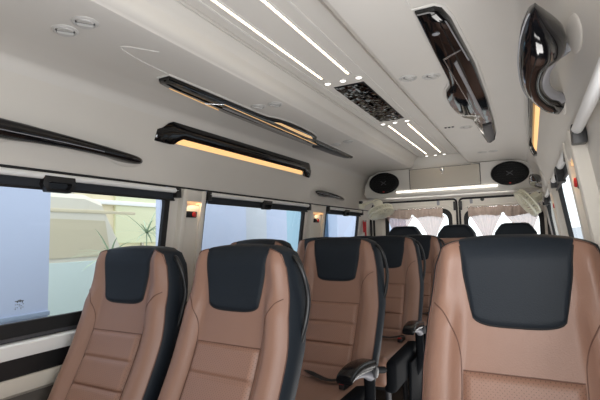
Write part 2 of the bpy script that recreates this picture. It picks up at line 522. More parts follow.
# air vents: bezel, louvre ball with a dark slot
def vent(side, ax, y, rad, label, closed=False):
    rad *= 1.08
    p = onp(side, ax, y, 0); n2 = prof_n(ax); n = Vector((side*n2.x, 0, n2.y)).normalized()
    r = empty('air_vent', p); tag(r, label, 'air vent', 'round ceiling air vents')
    q = n.to_track_quat('Z', 'Y').to_matrix().to_4x4()
    yaw = Matrix.Rotation(random.uniform(.3, .9), 4, 'Z')
    R = q
    lathe('bezel', [(rad*1.25, -.001), (rad*1.25, .002), (rad*1.05, .006), (rad*.92, .004), (rad*.90, -.001)], M['vent'], r, 28, R)
    lathe('cavity', [(rad*.91, -.001), (rad*.9, .0015), (rad*.3, .0015)], M['dgrey'] if not closed else M['vent'], r, 24, R)
    # two half-moon louvres
    for s, hgt in ((-1, .010), (1, .007)):
        pts = []; N = 14
        for kk in range(N+1):
            a = math.pi*kk/N
            pts.append((math.cos(a)*rad*.80, s*(math.sin(a)*rad*.70+rad*(.20 if not closed else .03))))
        vv = [];
        rot = R @ Matrix.Rotation(math.radians(35), 4, 'Z')
        for (x, yy) in pts: vv.append(rot @ Vector((x, yy, .002)))
        for (x, yy) in pts: vv.append(rot @ Vector((x*.88, yy*.9+s*rad*.03, hgt)))
        n_ = N+1
        ff = [(i, (i+1) % n_, n_+(i+1) % n_, n_+i) for i in range(n_)] + [tuple(range(n_, 2*n_))]
        mesh_obj('louvre', vv, ff, M['vent'], r, angle=40)
    return r
VL = [(-1, .506, .828, .029, 'open round air vent nearest the left edge of the photo'),
      (-1, .408, .828, .029, 'open round air vent, right neighbour of the front left pair'),
      (-1, .433, 1.831, .029, 'closed round air vent above the bump of the left black console'),
      (-1, .343, 1.852, .029, 'round air vent beside the closed one above the left console'),
      (-1, .462, 2.916, .029, 'small distant air vent near the rear end of the left console'),
      (-1, .351, 2.877, .029, 'small distant air vent between left console and ceiling cove'),
      (1, .340, 1.847, .029, 'round air vent beside the mosaic panel, farther from the right console'),
      (1, .433, 1.874, .029, 'round air vent just left of the bulge of the right black console'),
      (1, .446, 2.920, .029, 'small round air vent left of the tail of the right console'),
      (1, .451, 3.922, .029, 'tiny rearmost air vent above the right speaker, inner one'),
      (1, .536, 3.924, .029, 'tiny rearmost air vent above the right speaker, outer one')]
for i, v in enumerate(VL): vent(*v, closed=(i in (2, 4)))
r = empty('switch_cluster', onp(1, .351, 2.862)); tag(r, 'tiny cluster of three dark ceiling buttons near the right console', 'switch')
for d in (-.022, 0, .022):
    lathe('button', [(.008, .001), (.008, -.004), (.005, -.006)], M['dgrey'], r, 12, Matrix.Translation((d, 0, 0)))

# ------------------------------------------------------------------ black consoles on the ceiling flanks
def densify(pts, d=.06):
    out = []
    for a, b in zip(pts, pts[1:]+pts[:1]):
        a = Vector(a); b = Vector(b); n = max(1, int((b-a).length/d))
        for i in range(n): out.append(tuple(a+(b-a)*i/n))
    return out
def inset(pts, d):
    n = len(pts); out = []
    A = sum(pts[i][0]*pts[(i+1) % n][1]-pts[(i+1) % n][0]*pts[i][1] for i in range(n))
    s = 1 if A > 0 else -1
    for i in range(n):
        p0, p1, p2 = Vector(pts[i-1]), Vector(pts[i]), Vector(pts[(i+1) % n])
        t = (p2-p0).normalized(); nn = Vector((-t.y, t.x))*s
        out.append(tuple(p1+nn*d))
    return out
def slab_on(name, side, outline, t, m, parent, off=0.0, bev=.006, crown=0.0):
    """outline in (ax, y) laid on the ceiling flank, t thick inwards"""
    pl = parent.location if parent is not None else Vector()
    o = densify(outline); n = len(o)
    rings = [(o, off), (o, off+t-bev), (inset(o, bev*.4), off+t-bev*.3), (inset(o, bev), off+t)]
    vs = [];
    for pts, h in rings:
        for ax, y in pts: vs.append(onp(side, ax, y, h)-pl)
    fs = [(q*n+i, q*n+(i+1) % n, (q+1)*n+(i+1) % n, (q+1)*n+i) for q in range(3) for i in range(n)]
    fs.append(tuple(range(3*n, 4*n)))
    bm = bmesh.new()
    bv = [bm.verts.new(v) for v in vs]
    for f in fs: 
        try: bm.faces.new([bv[i] for i in f])
        except ValueError: pass
    cap = [f for f in bm.faces if len(f.verts) > 4]
    bmesh.ops.triangulate(bm, faces=cap)
    return bm_obj(name, bm, m, parent, angle=30)

OUTC = [(.502, 1.275), (.560, 1.275), (.578, 1.295), (.592, 1.37), (.618, 1.80), (.624, 2.3), (.620, 2.8), (.612, 3.12), (.588, 3.36), (.560, 3.44), (.528, 3.43), (.517, 3.10),
        (.508, 2.68), (.492, 2.64), (.466, 2.60), (.448, 2.48), (.440, 2.32), (.444, 2.18), (.460, 2.08), (.487, 2.01), (.494, 1.92), (.497, 1.6)]
for side, lab in ((1, 'glossy black overhead console with rounded bulge on the right ceiling flank'), (-1, 'slim glossy black overhead console with amber lines on the left ceiling flank')):
    r = empty('overhead_console', onp(side, .54, 2.4)); tag(r, lab, 'overhead console')
    slab_on('bezel', side, [(a, y) for a, y in inset(densify(OUTC), -.010)], .005, M['ceilw'], r, 0, .003)
    slab_on('body', side, OUTC, .020, M['gloss'], r, 0, .009)
    slab_on('pocket_rail', side, [(.548, 1.72), (.562, 1.70), (.580, 2.5), (.580, 2.75), (.566, 2.6)], .005, M['grey'], r, .019, .002)
    slab_on('trim_line', side, [(.518, 1.66), (.522, 1.66), (.548, 2.75), (.543, 2.75)], .003, M['chrome'] if side > 0 else M['amberlow'], r, .0195, .001)  # left line glows amber in place of reflected lamp light
    slab_on('trim_line', side, [(.518, 1.66), (.590, 1.60), (.590, 1.606), (.522, 1.668)], .003, M['chrome'], r, .0195, .001)
    slab_on('tail_tray', side, [(.548, 2.84), (.604, 2.80), (.600, 3.15), (.580, 3.34), (.545, 3.38), (.534, 3.15)], .010, M['dgrey'], r, .018, .006)
    slab_on('edge_line', side, [(.576, 1.35), (.581, 1.36), (.606, 1.72), (.600, 1.72)], .002, M['grey'] if side > 0 else M['amberlow'], r, .0195, .001)  # amber glow on the left imitates reflected lamp light
    if side > 0:
        lathe('button', [(.013, 0), (.013, .003), (.009, .006), (.001, .007)], M['grey'], r, 18,
              Matrix.Translation(onp(1, .535, 1.43, .019)-r.location) @ Matrix.Scale(.6, 4, (0, 1, 0)) @ Matrix.Rotation(math.radians(180), 4, 'X'))
    else:
        slab_on('amber_reflection', side, [(.466, 2.12), (.486, 2.08), (.500, 2.50), (.490, 2.58), (.470, 2.52)], .003, M['amberlow'], r, .0195, .001)  # wall lamp's reflection in the bulge, made as a glowing patch

# ------------------------------------------------------------------ amber wall lamps
def amber_lamp(side, label):
    r = empty('wall_lamp', onp(side, .815, 2.3)); tag(r, label, 'wall lamp', 'long amber wall lamps under the ceiling')
    ys, ye = 1.515, 3.21
    N = 60; sec = 8; vs = []; fs = []
    for j in range(N+1):
        t = j/N; y = ys+(ye-ys)*t; d = min(t, 1-t)
        e = min(1, d/.04); e = math.sqrt(max(0, 1-(1-e)**2))
        top = .800 + .020*(1-sm(0, .05, d))
        bot = .826 + .013*(1-sm(.06, .10, d))              # the ends reach down past the lens
        for q in range(sec):
            u = q/(sec-1); ax = top+(bot-top)*u
            h = .002+.024*e*math.sin(math.pi*(.05+u*.68))
            vs.append(onp(side, ax, y, h)-r.location)
        vs.append(onp(side, bot, y, -.002)-r.location)
    n = sec+1
    for j in range(N):
        for q in range(n-1): fs.append((j*n+q, j*n+q+1, (j+1)*n+q+1, (j+1)*n+q))
    fs.append(tuple(range(n))); fs.append(tuple(range(N*n, N*n+n)))
    mesh_obj('hood', vs, fs, M['gloss'], r, angle=50)
    vs = []; fs = []; N = 20
    for j in range(N+1):
        t = j/N; y = ys+.12+(ye-ys-.26)*t
        for ax, h in ((.824, .006), (.829, .005), (.834, .003), (.836, .0)):
            vs.append(onp(side, ax, y, h)-r.location)
    for j in range(N):
        for q in range(3): fs.append((j*4+q, j*4+q+1, (j+1)*4+q+1, (j+1)*4+q))
    fs.append((0, 1, 2, 3)); fs.append(tuple(range(N*4, N*4+4)))
    mesh_obj('lens', vs, fs, M['amber'], r, angle=50)
amber_lamp(-1, 'black hooded wall lamp glowing amber high on the left wall')
amber_lamp(1, 'amber wall lamp beside the big grab handle, seen edge-on')

# ------------------------------------------------------------------ grab handles
HO = [(.850, .068), (.885, .082), (.96, .095), (1.06, .102), (1.16, .103), (1.27, .099), (1.38, .084), (1.48, .060), (1.55, .032), (1.575, .012)]
HI = [(.862, .062), (.90, .046), (.98, .016), (1.055, .012), (1.105, .036), (1.20, .050), (1.29, .047), (1.37, .028), (1.40, .010), (1.43, -.006)]
HH = [.006, .018, .030, .030, .026, .022, .020, .019, .020, .020]
def grab(side, ystart, scale, z0, z1, label, group, hk=1.0, rk=1.0, foot=1.0):
    """D-shaped bar: a tall wedge at the front foot, an arch, a slim rear foot"""
    L = (1.575-.85)*scale
    r = empty('grab_handle', onw(side, (z0+z1)/2, ystart+L/2)); tag(r, label, 'grab handle', group)
    pl = r.location
    O = smooth_path([(y, d, h) for (y, d), h in zip(HO, HH)], 5); I = smooth_path([(y, d, 0) for y, d in HI], 5)
    N = len(O); K = 16; vs = []; fs = []
    def P(y, d, dz):
        yy = ystart+(y-.85)*scale; zc = z0+(z1-z0)*(y-.85)/.725
        return Vector((side*(prof_x(zc)-d*rk), yy, zc+dz))-pl
    for o, i in zip(O, I):
        cy, cd = (o.x+i.x)/2, (o.y+i.y)/2; hy, hd = (o.x-i.x)/2, (o.y-i.y)/2; h = o.z*hk
        for q in range(K):
            a = 2*math.pi*q/K; ca, sa = math.cos(a), math.sin(a)
            ca = math.copysign(abs(ca)**.75, ca); sa = math.copysign(abs(sa)**.75, sa)
            vs.append(P(cy+hy*ca, cd+hd*ca, h*sa + .15*h*ca))
    for j in range(N-1):
        for q in range(K): fs.append((j*K+q, j*K+(q+1) % K, (j+1)*K+(q+1) % K, (j+1)*K+q))
    fs.append(tuple(range(K))); fs.append(tuple(range((N-1)*K, N*K)))
    mesh_obj('grip', vs, fs, M['gloss'], r, angle=60)
    inner = [P(i.x, max(i.y-.001, .004), -.004) for i in I[15:46]]
    tube('inner_liner', inner, [.013*rk]*len(inner), M['grey'], r, n=8)
    tube('edge_line', [P(o.x, o.y+.0005, -.35*o.z*hk) for o in O[3:30]], .0016, M['grey'], r, n=6)
    for y, sy, sz in ((1.0, .11, .040), (1.50, .09, .032)):
        c = P(y, -.001, -.004)
        bm = bmesh.new(); bmesh.ops.create_uvsphere(bm, u_segments=24, v_segments=12, radius=1)
        bmesh.ops.transform(bm, matrix=Matrix.Translation(c) @ Matrix.Rotation(math.radians(-19*side), 4, 'Y') @ Matrix.Diagonal((.013*foot, sy*1.5*foot, sz*1.5*foot, 1)), verts=bm.verts)
        bm_obj('foot', bm, M['wall'], r)
    return r
grab(-1, .60, 1.20, 1.545, 1.520, 'long glossy black grab handle over the large front left window', 'long front grab handles', 1.05, .75, .7)
grab(1, .85, 1.0, 1.540, 1.515, 'large glossy black grab handle at the upper right, closest to the camera', 'long front grab handles', foot=.5)
grab(-1, 3.30, 1.05, 1.520, 1.500, 'small black and cream grab handle over the middle left window', 'short rear grab handles', .8, .7, 1.0)
grab(1, 3.42, .95, 1.530, 1.500, 'small black grab handle beside the right rear speaker', 'short rear grab handles', .9, .9)

# ------------------------------------------------------------------ rear: speaker shelf, doors, curtains
r = empty('speaker_shelf', (0, 4.72, 1.55)); tag(r, 'cream speaker shelf across the rear under the ceiling', 'speaker shelf')
def shelf_outline():
    top = [(-.82, 1.80), (-.72, 1.845), (-.60, 1.852), (.60, 1.852), (.72, 1.845), (.82, 1.80)]
    return [(-.885, 1.60), (-.87, 1.70)] + top + [(.87, 1.70), (.885, 1.60), (.86, 1.555), (.60, 1.545), (-.60, 1.545), (-.86, 1.555)]
so = shelf_outline(); n = len(so)
vs = [(x, .0, z-1.55) for x, z in so] + [(x*1.0, -.012, z-1.55) for x, z in so] + [(x*.985, -.022, (z-1.72)*.97+1.72-1.55) for x, z in so] + [(x, .33, z-1.55) for x, z in so]
fs = []
for a, b in ((3, 0), (0, 1), (1, 2)):
    for i in range(n): fs.append((a*n+i, a*n+(i+1) % n, b*n+(i+1) % n, b*n+i))
fs.append(tuple(range(2*n, 3*n)))
mesh_obj('housing', vs, fs, M['ceilw'], r, angle=40)
fl = box('flap_door', (0, -.028, .182), (.705, .014, .205), M['panel'], r, .004)
bm = bmesh.new(); 
for cx, cz, sx, sz in ((0, .287, .722, .006), (0, .077, .722, .006), (-.358, .182, .006, .215), (.358, .182, .006, .215)): add_box(bm, cx, -.0225, cz, sx, .004, sz)
bm_obj('flap_gap', bm, M['dgrey'], r)
lk = lathe('lock', [(.022, 0), (.022, .006), (.016, .01), (.001, .010)], M['chrome'], fl, 18, Matrix.Translation((-.01, -.035, .262)) @ Matrix.Rotation(math.radians(90), 4, 'X'))
box('key', (-.008, -.05, .232), (.007, .006, .045), M['chrome'], lk, .002)
box('led_line', (0, -.028, .052), (1.02, .010, .014), M['reardled'], r, .003)

def speaker(x, label):
    s = empty('speaker', CAMP+(Vector((x, 4.693, 1.713))-CAMP)*RS); s.scale = (RS, RS, RS); tag(s, label, 'speaker', 'oval rear speakers')
    E_ = Matrix.Diagonal((1, 1, .69, 1)) @ Matrix.Rotation(math.radians(90), 4, 'X')
    R0 = .172
    lathe('rim', [(R0, .001), (R0*1.0, .010), (R0*.96, .020), (R0*.90, .022), (R0*.86, .014)], M['speaker'], s, 40, E_)
    lathe('cone', [(R0*.87, .012), (R0*.80, .016), (R0*.72, .010), (R0*.35, .002), (R0*.30, .006), (.012, .012)], M['cone'], s, 40, E_)
    vs = []; fs = []
    bm = bmesh.new()
    for q in range(9):
        h = R0*.69*(-.8+1.6*q/8); w = R0*.86*math.sqrt(max(0, 1-(h/(R0*.69*.9))**2))
        if w > .02: add_box(bm, 0, -.0215, h, 2*w, .003, .004)
    bm_obj('grille_bars', bm, M['speaker'], s)
    bm = bmesh.new()
    for a in (35, -35): add_box(bm, 0, -.026, 0, .07, .004, .008, rot=Matrix.Rotation(math.radians(a), 3, 'Y'))
    bm_obj('emblem', bm, M['dgrey'], s)
    box('red_mark', (0, -.026, -.098), (.016, .004, .010), M['red'], s, .001)
RS = .947
CAMP = Vector((.77, 0, EYE))
r.location = CAMP+(r.location-CAMP)*RS; r.scale = (RS, RS, RS)
struct(box('trim_%d' % k, (.02, 4.49, 1.868), (.60, .05, .125), M['ceilw'], bevel=.01)); k += 1
speaker(-.646, 'black oval speaker at the left end of the rear shelf')
speaker(.626, 'black oval speaker at the right end of the rear shelf')

# rear wall above and beside the doors, then the two doors with windows
YR = 5.06
DW = {1: (-.72, -.035, .80, 1.372), 2: (.175, .86, .80, 1.352)}      # clear window of each door
def ring_panel(outer_rect, inner_rect, y, m, name, parent, r1=.03, r2=.07, t=.03):
    o = rounded_rect(*outer_rect, r1); i = rounded_rect(*inner_rect, r2); n = len(o)
    pl = parent.location if parent else Vector()
    vs = []
    for pts, yy in ((o, y+t), (o, y), (i, y), (i, y+t)):
        for a, z in pts: vs.append(Vector((a, yy, z))-pl)
    fs = [(q*n+k_, q*n+(k_+1) % n, (q+1)*n+(k_+1) % n, (q+1)*n+k_) for q in range(3) for k_ in range(n)]
    return mesh_obj(name, vs, fs, m, parent, angle=30)
wr = []
for (x0, x1, z0, z1) in ((-1.02, 1.02, 1.525, 1.93), (-1.02, -.90, 0, 1.53), (.94, 1.02, 0, 1.53), (.055, .105, .04, 1.53)):
    wr.append((x0, x1, z0, z1))
bm = bmesh.new()
for x0, x1, z0, z1 in wr: add_box(bm, (x0+x1)/2, YR+.02, (z0+z1)/2, x1-x0, .05, z1-z0, .004, 1)
struct(bm_obj('wall_rear', bm, M['wall']))
for d in (1, 2):
    x0, x1, z0, z1 = DW[d]
    lo, hi = (-.895, .060) if d == 1 else (.098, .935)
    r = empty('door_%d' % d, ((lo+hi)/2, YR, .05)); struct(r)
    ring_panel((lo, hi, .05, 1.515), (x0-.045, x1+.045, z0-.05, z1+.045), YR, M['pillar'], 'door_panel', r, .03, .10)
    ring_panel((x0-.05, x1+.05, z0-.055, z1+.05), (x0, x1, z0, z1), YR+.012, M['rubber'], 'window_frame', r, .10, .09, .012)
    g = [Vector((a, YR+.025, z))-r.location for a, z in rounded_rect(x0-.01, x1+.01, z0-.01, z1+.01, .08)]
    mesh_obj('window_pane', g, [tuple(range(len(g)))], M['glass'], r, smooth=False)
    seal = [Vector((a, YR-.006, z))-r.location for a, z in rounded_rect(lo-.004, hi+.004, .06, 1.518, .04)]
    tube('seal', seal, .012, M['rubber'], r, n=6, closed=True)
    raised = [Vector((a, YR-.002, z))-r.location for a, z in rounded_rect(x0-.085, x1+.085, z0-.1, z1+.085, .13)]
    tube('raised_edge', raised, .008, M['pillar'], r, n=6, closed=True)
    hx = -.133 if d == 1 else .218
    box('latch', Vector((hx, YR-.01, 1.482))-r.location, (.030, .016, .05), M['grey'], r, .005)
    box('latch_housing', Vector(((.045 if d == 1 else .108), YR-.018, 1.44))-r.location, (.028, .03, .10), M['black'], r, .006)
    if d == 2:
        lathe('stopper', [(.020, -.002), (.020, .008), (.014, .014), (.002, .015)], M['black'], r, 18, Matrix.Translation(Vector((.331, YR, 1.498))-r.location) @ Matrix.Rotation(math.radians(90), 4, 'X'))
bm = bmesh.new(); add_box(bm, 0, YR-.02, .80, .07, .02, 1.45, .004)
# body-side seals at the left and right of the rear opening
for x in (-.915, .955):
    struct(tube('trim_%d' % k, [(x, 4.985, .05), (x, 4.985, 1.40), (x*.97, 4.985, 1.50)], .014, M['rubber'])); k += 1
bm.free()

def pelmet(x0, x1, ztop, label, notch):
    """gathered strip over a rear window with the two tie-back bunches hanging from it"""
    r = empty('window_pelmet', ((x0+x1)/2, YR-.085, ztop)); tag(r, label, 'curtain pelmet', 'taupe pelmets over the rear windows')
    N = 60; R_ = 7; vs = []; fs = []
    cx = (x0+x1)/2; w = (x1-x0)
    for j in range(N+1):
        t = j/N; x = x0+w*t
        drop = .105+.012*math.sin(t*9+cx*5)
        drop -= .045*math.exp(-((t-notch)/.035)**2)
        for q in range(R_):
            u = q/(R_-1)
            fold = .012*math.sin(t*46+u*1.5+cx*3)*(.3+u*.7)+.006*math.sin(t*110)
            vs.append((x-cx, -.02*math.sin(math.pi*u*.8)+fold, -drop*u+.008*math.sin(t*30+cx)*(1-u)))
    for j in range(N):
        for q in range(R_-1): fs.append((j*R_+q, j*R_+q+1, (j+1)*R_+q+1, (j+1)*R_+q))
    o = mesh_obj('gathered_cloth', vs, fs, M['pelmet'], r, angle=80)
    tube('rod', [(-w/2-.01, .0, -.004), (w/2+.01, .0, -.004)], .006, M['chrome'], r)
    return r
pelmet(-.745, -.075, 1.425, 'gathered taupe pelmet over the left rear door window', .50)
pelmet(.190, .870, 1.415, 'gathered taupe pelmet over the right rear door window', .50)

def curtain(x0, x1, xb, zt, zb, wb, label):
    r = empty('curtain', ((x0+x1)/2, YR-.025, zb)); tag(r, label, 'curtain', 'sheer tied curtains at the rear windows')
    N = 44; R_ = 14; vs = []; fs = []; cx = (x0+x1)/2
    for q in range(R_+1):
        u = q/R_; s = u**.85
        a = x0+(xb-wb-x0)*s; b = x1+(xb+wb-x1)*s
        for j in range(N+1):
            t = j/N
            vs.append((a+(b-a)*t-cx, .014*math.sin(t*38+x0*9)*(1-.3*u)+.004*math.sin(t*90), (zt+(zb-zt)*u)-zb))
    for q in range(R_):
        for j in range(N): fs.append((q*(N+1)+j, q*(N+1)+j+1, (q+1)*(N+1)+j+1, (q+1)*(N+1)+j))
    mesh_obj('sheer_cloth', vs, fs, M['sheer'], r, angle=80)
    # lower tail below the tie
    vs = []; fs = []
    for q in range(9):
        u = q/8
        for j in range(N+1):
            t = j/N; wdt = wb+.05*u
            vs.append((xb-wdt+2*wdt*t-cx, .012*math.sin(t*30), -.36*u))
    for q in range(8):
        for j in range(N): fs.append((q*(N+1)+j, q*(N+1)+j+1, (q+1)*(N+1)+j+1, (q+1)*(N+1)+j))
    mesh_obj('tail', vs, fs, M['sheer'], r, angle=80)
    tube('tie', [(xb-wb-.004-cx, -.02, 0), (xb-cx, -.028, -.004), (xb+wb+.004-cx, -.02, 0)], .010, M['pelmet'], r)
curtain(-.735, -.41, -.60, 1.34, 1.07, .03, 'sheer rosy curtain, left half of the left rear window')
curtain(-.40, -.06, -.21, 1.34, 1.07, .03, 'sheer rosy curtain, right half of the left rear window')
curtain(.19, .52, .36, 1.33, 1.07, .03, 'sheer rosy curtain, left half of the right rear window')
curtain(.53, .87, .74, 1.33, 1.07, .03, 'sheer rosy curtain, right half of the right rear window, behind the fan')

# ------------------------------------------------------------------ cabin fans
def fan(loc, direction, mount, rad, label):
    r = empty('cabin_fan', loc); tag(r, label, 'fan', 'cream cabin fans')
    d = Vector(direction).normalized(); q = d.to_track_quat('Z', 'Y').to_matrix().to_4x4()
    ring = [q @ Vector((rad*math.cos(a), rad*math.sin(a), .0)) for a in [2*math.pi*i/28 for i in range(28)]]
    tube('guard_ring', ring, .011, M['fan'], r, n=8, closed=True)
    ring2 = [q @ Vector((rad*.97*math.cos(a), rad*.97*math.sin(a), -.05)) for a in [2*math.pi*i/28 for i in range(28)]]
    tube('guard_ring', ring2, .009, M['fan'], r, n=8, closed=True)
    vs = []; fs = []
    for i in range(26):
        a = 2*math.pi*i/26
        pts = [q @ Vector((rr*rad*math.cos(a), rr*rad*math.sin(a), h)) for rr, h in ((.22, .028), (.6, .022), (.92, .008), (1.0, 0), (.97, -.05), (.6, -.066), (.25, -.07))]
        v, f = tube_data(pts, .0052, 5); b = len(vs); vs += v; fs += [tuple(x+b for x in t) for t in f]
    mesh_obj('guard_wires', vs, fs, M['fan'], r)
    for i in range(4):
        a0 = 2*math.pi*i/4; vv = []; N = 8
        for kk in range(N+1):
            rr = .18+.70*kk/N; wd = .30+.35*math.sin(math.pi*(.2+.75*kk/N))
            for s, h in ((-1, -.034), (1, -.008)):
                a = a0+s*wd*.75
                vv.append(q @ Vector((rr*rad*math.cos(a), rr*rad*math.sin(a), h)))
        ff = [(2*kk, 2*kk+1, 2*kk+3, 2*kk+2) for kk in range(N)]
        mesh_obj('blade', vv, ff, M['fan'], r)
    lathe('hub', [(.028, -.05), (.030, .01), (.026, .028), (.012, .036), (.001, .037)], M['fan'], r, 20, q)
    lathe('motor', [(.020, -.15), (.040, -.14), (.046, -.10), (.042, -.062), (.03, -.05)], M['fan'], r, 20, q)
    mnt = Vector(mount)-Vector(loc); bk = d*-.12
    tube('bracket', smooth_path([bk, bk*.6+mnt*.4+Vector((0, 0, .03)), mnt], 6), .012, M['fan'], r)
    yk = d.cross(Vector((0, 0, 1))).normalized()
    tube('yoke', smooth_path([bk+yk*.05+d*.03, bk+yk*.055-d*.03, bk-d*.05, bk-yk*.055-d*.03, bk-yk*.05+d*.03], 5), .007, M['fan'], r)
    box('clamp', mnt, (.05, .06, .06), M['fan'], r, .012)
    box('clamp_jaw', mnt+Vector((0, -.02, .035)), (.035, .04, .03), M['black'], r, .006)
fan((-.585, 4.36, 1.355), (.34, -.22, -.92), (-.80, 4.36, 1.45), .128, 'cream cabin fan facing down under the left rear speaker')
fan((.745, 4.42, 1.385), (-.80, -.16, -.58), (.86, 4.50, 1.44), .132, 'cream cabin fan turned sideways under the right rear speaker')

# red emergency hammer in its holder at the left rear
r = empty('emergency_hammer', (-.905, 4.72, 1.20)); tag(r, 'red emergency hammer on the left wall below the fan', 'hammer')
box('holder', (0, 0, .04), (.02, .05, .14), M['red'], r, .005)
tube('handle', [(.012, 0, -.07), (.012, 0, .09)], .011, M['red'], r, n=10)
tube('hammer_head', [(.012, -.03, .10), (.012, .03, .10)], .010, M['chrome'], r, n=10)

# ------------------------------------------------------------------ seats
KT = .36                                    # recline: y per z
ZB, ZT, ZS = .40, 1.127, .80                # bottom, top, height of the top seam (y = 0 there)
def hw(z):
    P_ = [(.40, .225), (.60, .235), (.80, .236), (.92, .222), (1.02, .205), (1.10, .192), (1.14, .186)]
    for (a, w0), (b, w1) in zip(P_, P_[1:]):
        if a <= z <= b:
            t = (z-a)/(b-a); return w0+(w1-w0)*t
    return P_[0][1] if z < .4 else P_[-1][1]
def se(a, p): return 1-(max(0.0, 1-abs(a)**p))**(1/p)
def front_y(x, z):
    s = abs(x)/hw(z)
    d_ = z-ZS
    y = .27*d_-(.45 if d_ > 0 else .60)*d_*d_
    body = 1-sm(.90, 1.0, z)
    y -= .030*sm(.58, .74, s)*body                       # side bolsters
    y -= .016*sm(.60, .85, s)*sm(.92, 1.0, z)            # wings of the headrest
    y += .034*max(0, (s-.80)/.20)**2.4                   # rolled edge
    y += .040*max(0, (z-1.055)/.075)**2.2                 # rolled top
    y -= .020*math.exp(-((z-.60)/.16)**2)*body           # lumbar
    return y
def top_z(s): return ZT-.012*s*s-.062*se(s, 4.6)
def shell_pt(s, t):
    z = ZB+t*(top_z(s)-ZB); x = s*hw(z); return Vector((x, front_y(x, z), z))
DEPTH = .115
SV = {}
def seat_parts(root, handle=1, arm=1, parts='full'):
    NS, NT = 40, 60
    # brown front of the backrest
    vs = []; fs = []
    for j in range(NT+1):
        for i in range(NS+1):
            s = -1+2*i/NS; s = math.copysign(abs(s)**.8, s)
            vs.append(shell_pt(s, j/NT))
    n = NS+1
    for j in range(NT):
        for i in range(NS): fs.append((j*n+i, j*n+i+1, (j+1)*n+i+1, (j+1)*n+i))
    mesh_obj('backrest', vs, fs, M['brown'], root, angle=70)
    # black gusset round the outline and the hard back
    rim = [shell_pt(-1, t/30) for t in range(31)] + [shell_pt(-1+2*i/30, 1) for i in range(1, 30)] + [shell_pt(1, 1-t/30) for t in range(31)]
    def back_of(p, d, grow):
        c = Vector((0, p.y, .8)); o = Vector((p.x, 0, p.z-.85)); 
        g = Vector((math.copysign(1, p.x) if abs(p.x) > .15 else p.x/.15, 0, max(0, (p.z-1.0)/.13)))
        return p+Vector((g.x*grow, d, g.z*grow*.25))
    rings = [[p for p in rim], [back_of(p, .010, .007) for p in rim], [back_of(p, .045, .012) for p in rim], [back_of(p, .085, .008) for p in rim], [back_of(p, DEPTH, -.006) for p in rim]]
    N = len(rim); vs = [v for rg in rings for v in rg]
    fs = [(q*N+i, q*N+i+1, (q+1)*N+i+1, (q+1)*N+i) for q in range(len(rings)-1) for i in range(N-1)]
    mesh_obj('side_gusset', vs, fs, M['bleather'], root, angle=60)
    last = rings[-1]; vs = list(last); cpt = len(vs)
    inner = [Vector((p.x*.8, p.y+.03, .42+(p.z-.40)*.93)) for p in last]; vs += inner
    fs = [(i, i+1, N+i+1, N+i) for i in range(N-1)] + [tuple(range(N, 2*N))]
    mesh_obj('back_shell', vs, fs, M['black'], root, angle=50)
    # light piping along the front edge of the gusset
    for part in (rim[:35], rim[-35:]): tube('piping', [p+Vector((0, -.001, 0)) for p in part], .0020, M['seam'], root, n=6)
    # headrest pad
    def pad_hw(z): return .111+.017*sm(.93, 1.06, z)+.008*sm(1.06, 1.13, z)
    vs = []; fs = []; NA, NB = 32, 30
    for j in range(NB+1):
        b = j/NB
        for i in range(NA+1):
            a = -1+2*i/NA; a = math.copysign(abs(a)**.75, a)
            zl = .907+.044*se(a, 3.4)
            if b <= .86:
                z = zl+(b/.86)*(1.112-zl); zz = min(z, 1.134); x = a*pad_hw(z)
                y = front_y(x, z)
                e = min(1, min((1-abs(a))/.10, b/.08)); e = math.sqrt(max(0, 1-(1-e)**2))
                # cushion slightly proud, stitched down at its rim
                vs.append(Vector((x, y-.001-.006*e, z+.001)))
            else:
                u = (b-.86)/.14; x = a*pad_hw(1.13); s = x/hw(1.13)
                p0 = Vector((x, front_y(x, 1.112)-.004, 1.113)); 
                zt_ = top_z(s)
                an = u*math.pi*.5
                y1_ = front_y(x, zt_)+.03
                vs.append(Vector((x, p0.y+(y1_-p0.y)*(1-math.cos(an)), p0.z+(zt_+.006-p0.z)*math.sin(an))))
    n = NA+1
    for j in range(NB):
        for i in range(NA): fs.append((j*n+i, j*n+i+1, (j+1)*n+i+1, (j+1)*n+i))
    mesh_obj('headrest_pad', vs, fs, M['bleather'], root, angle=70)
    ln = []
    for i in range(33):
        a = -1+2*i/32; a = math.copysign(abs(a)**.75, a); zl = .907+.044*se(a, 3.4); x = a*pad_hw(zl)
        ln.append(Vector((x, front_y(x, zl)-.0005, zl)))
    up = [Vector((pad_hw(z), front_y(pad_hw(z), z)-.0005, z)) for z in [.965+.02*i for i in range(8)]]
    upl = [Vector((-v.x, v.y, v.z)) for v in reversed(up)]
    tube('headrest_seam', upl+ln[1:-1]+up, .0026, M['rubber'], root, n=6)
    # ribbed, perforated centre panel
    NP, NZ = 24, 90; vs = []; fs = []; pitch = .092; xw = .134
    for j in range(NZ+1):
        z = .415+(ZS-.415)*j/NZ
        ph = ((ZS-z) % pitch)/pitch; rib = min(1, min(ph, 1-ph)/.16); rib = math.sqrt(max(0, 1-(1-rib)**2))
        for i in range(NP+1):
            a = -1+2*i/NP; x = a*xw
            e = min(1, (1-abs(a))/.08); e = math.sqrt(max(0, 1-(1-e)**2))
            vs.append(Vector((x, front_y(x, z)-.0012-.013*min(rib, e), z)))
    n = NP+1
    for j in range(NZ):
        for i in range(NP): fs.append((j*n+i, j*n+i+1, (j+1)*n+i+1, (j+1)*n+i))
    mesh_obj('centre_panel', vs, fs, M['perf'], root, angle=70)
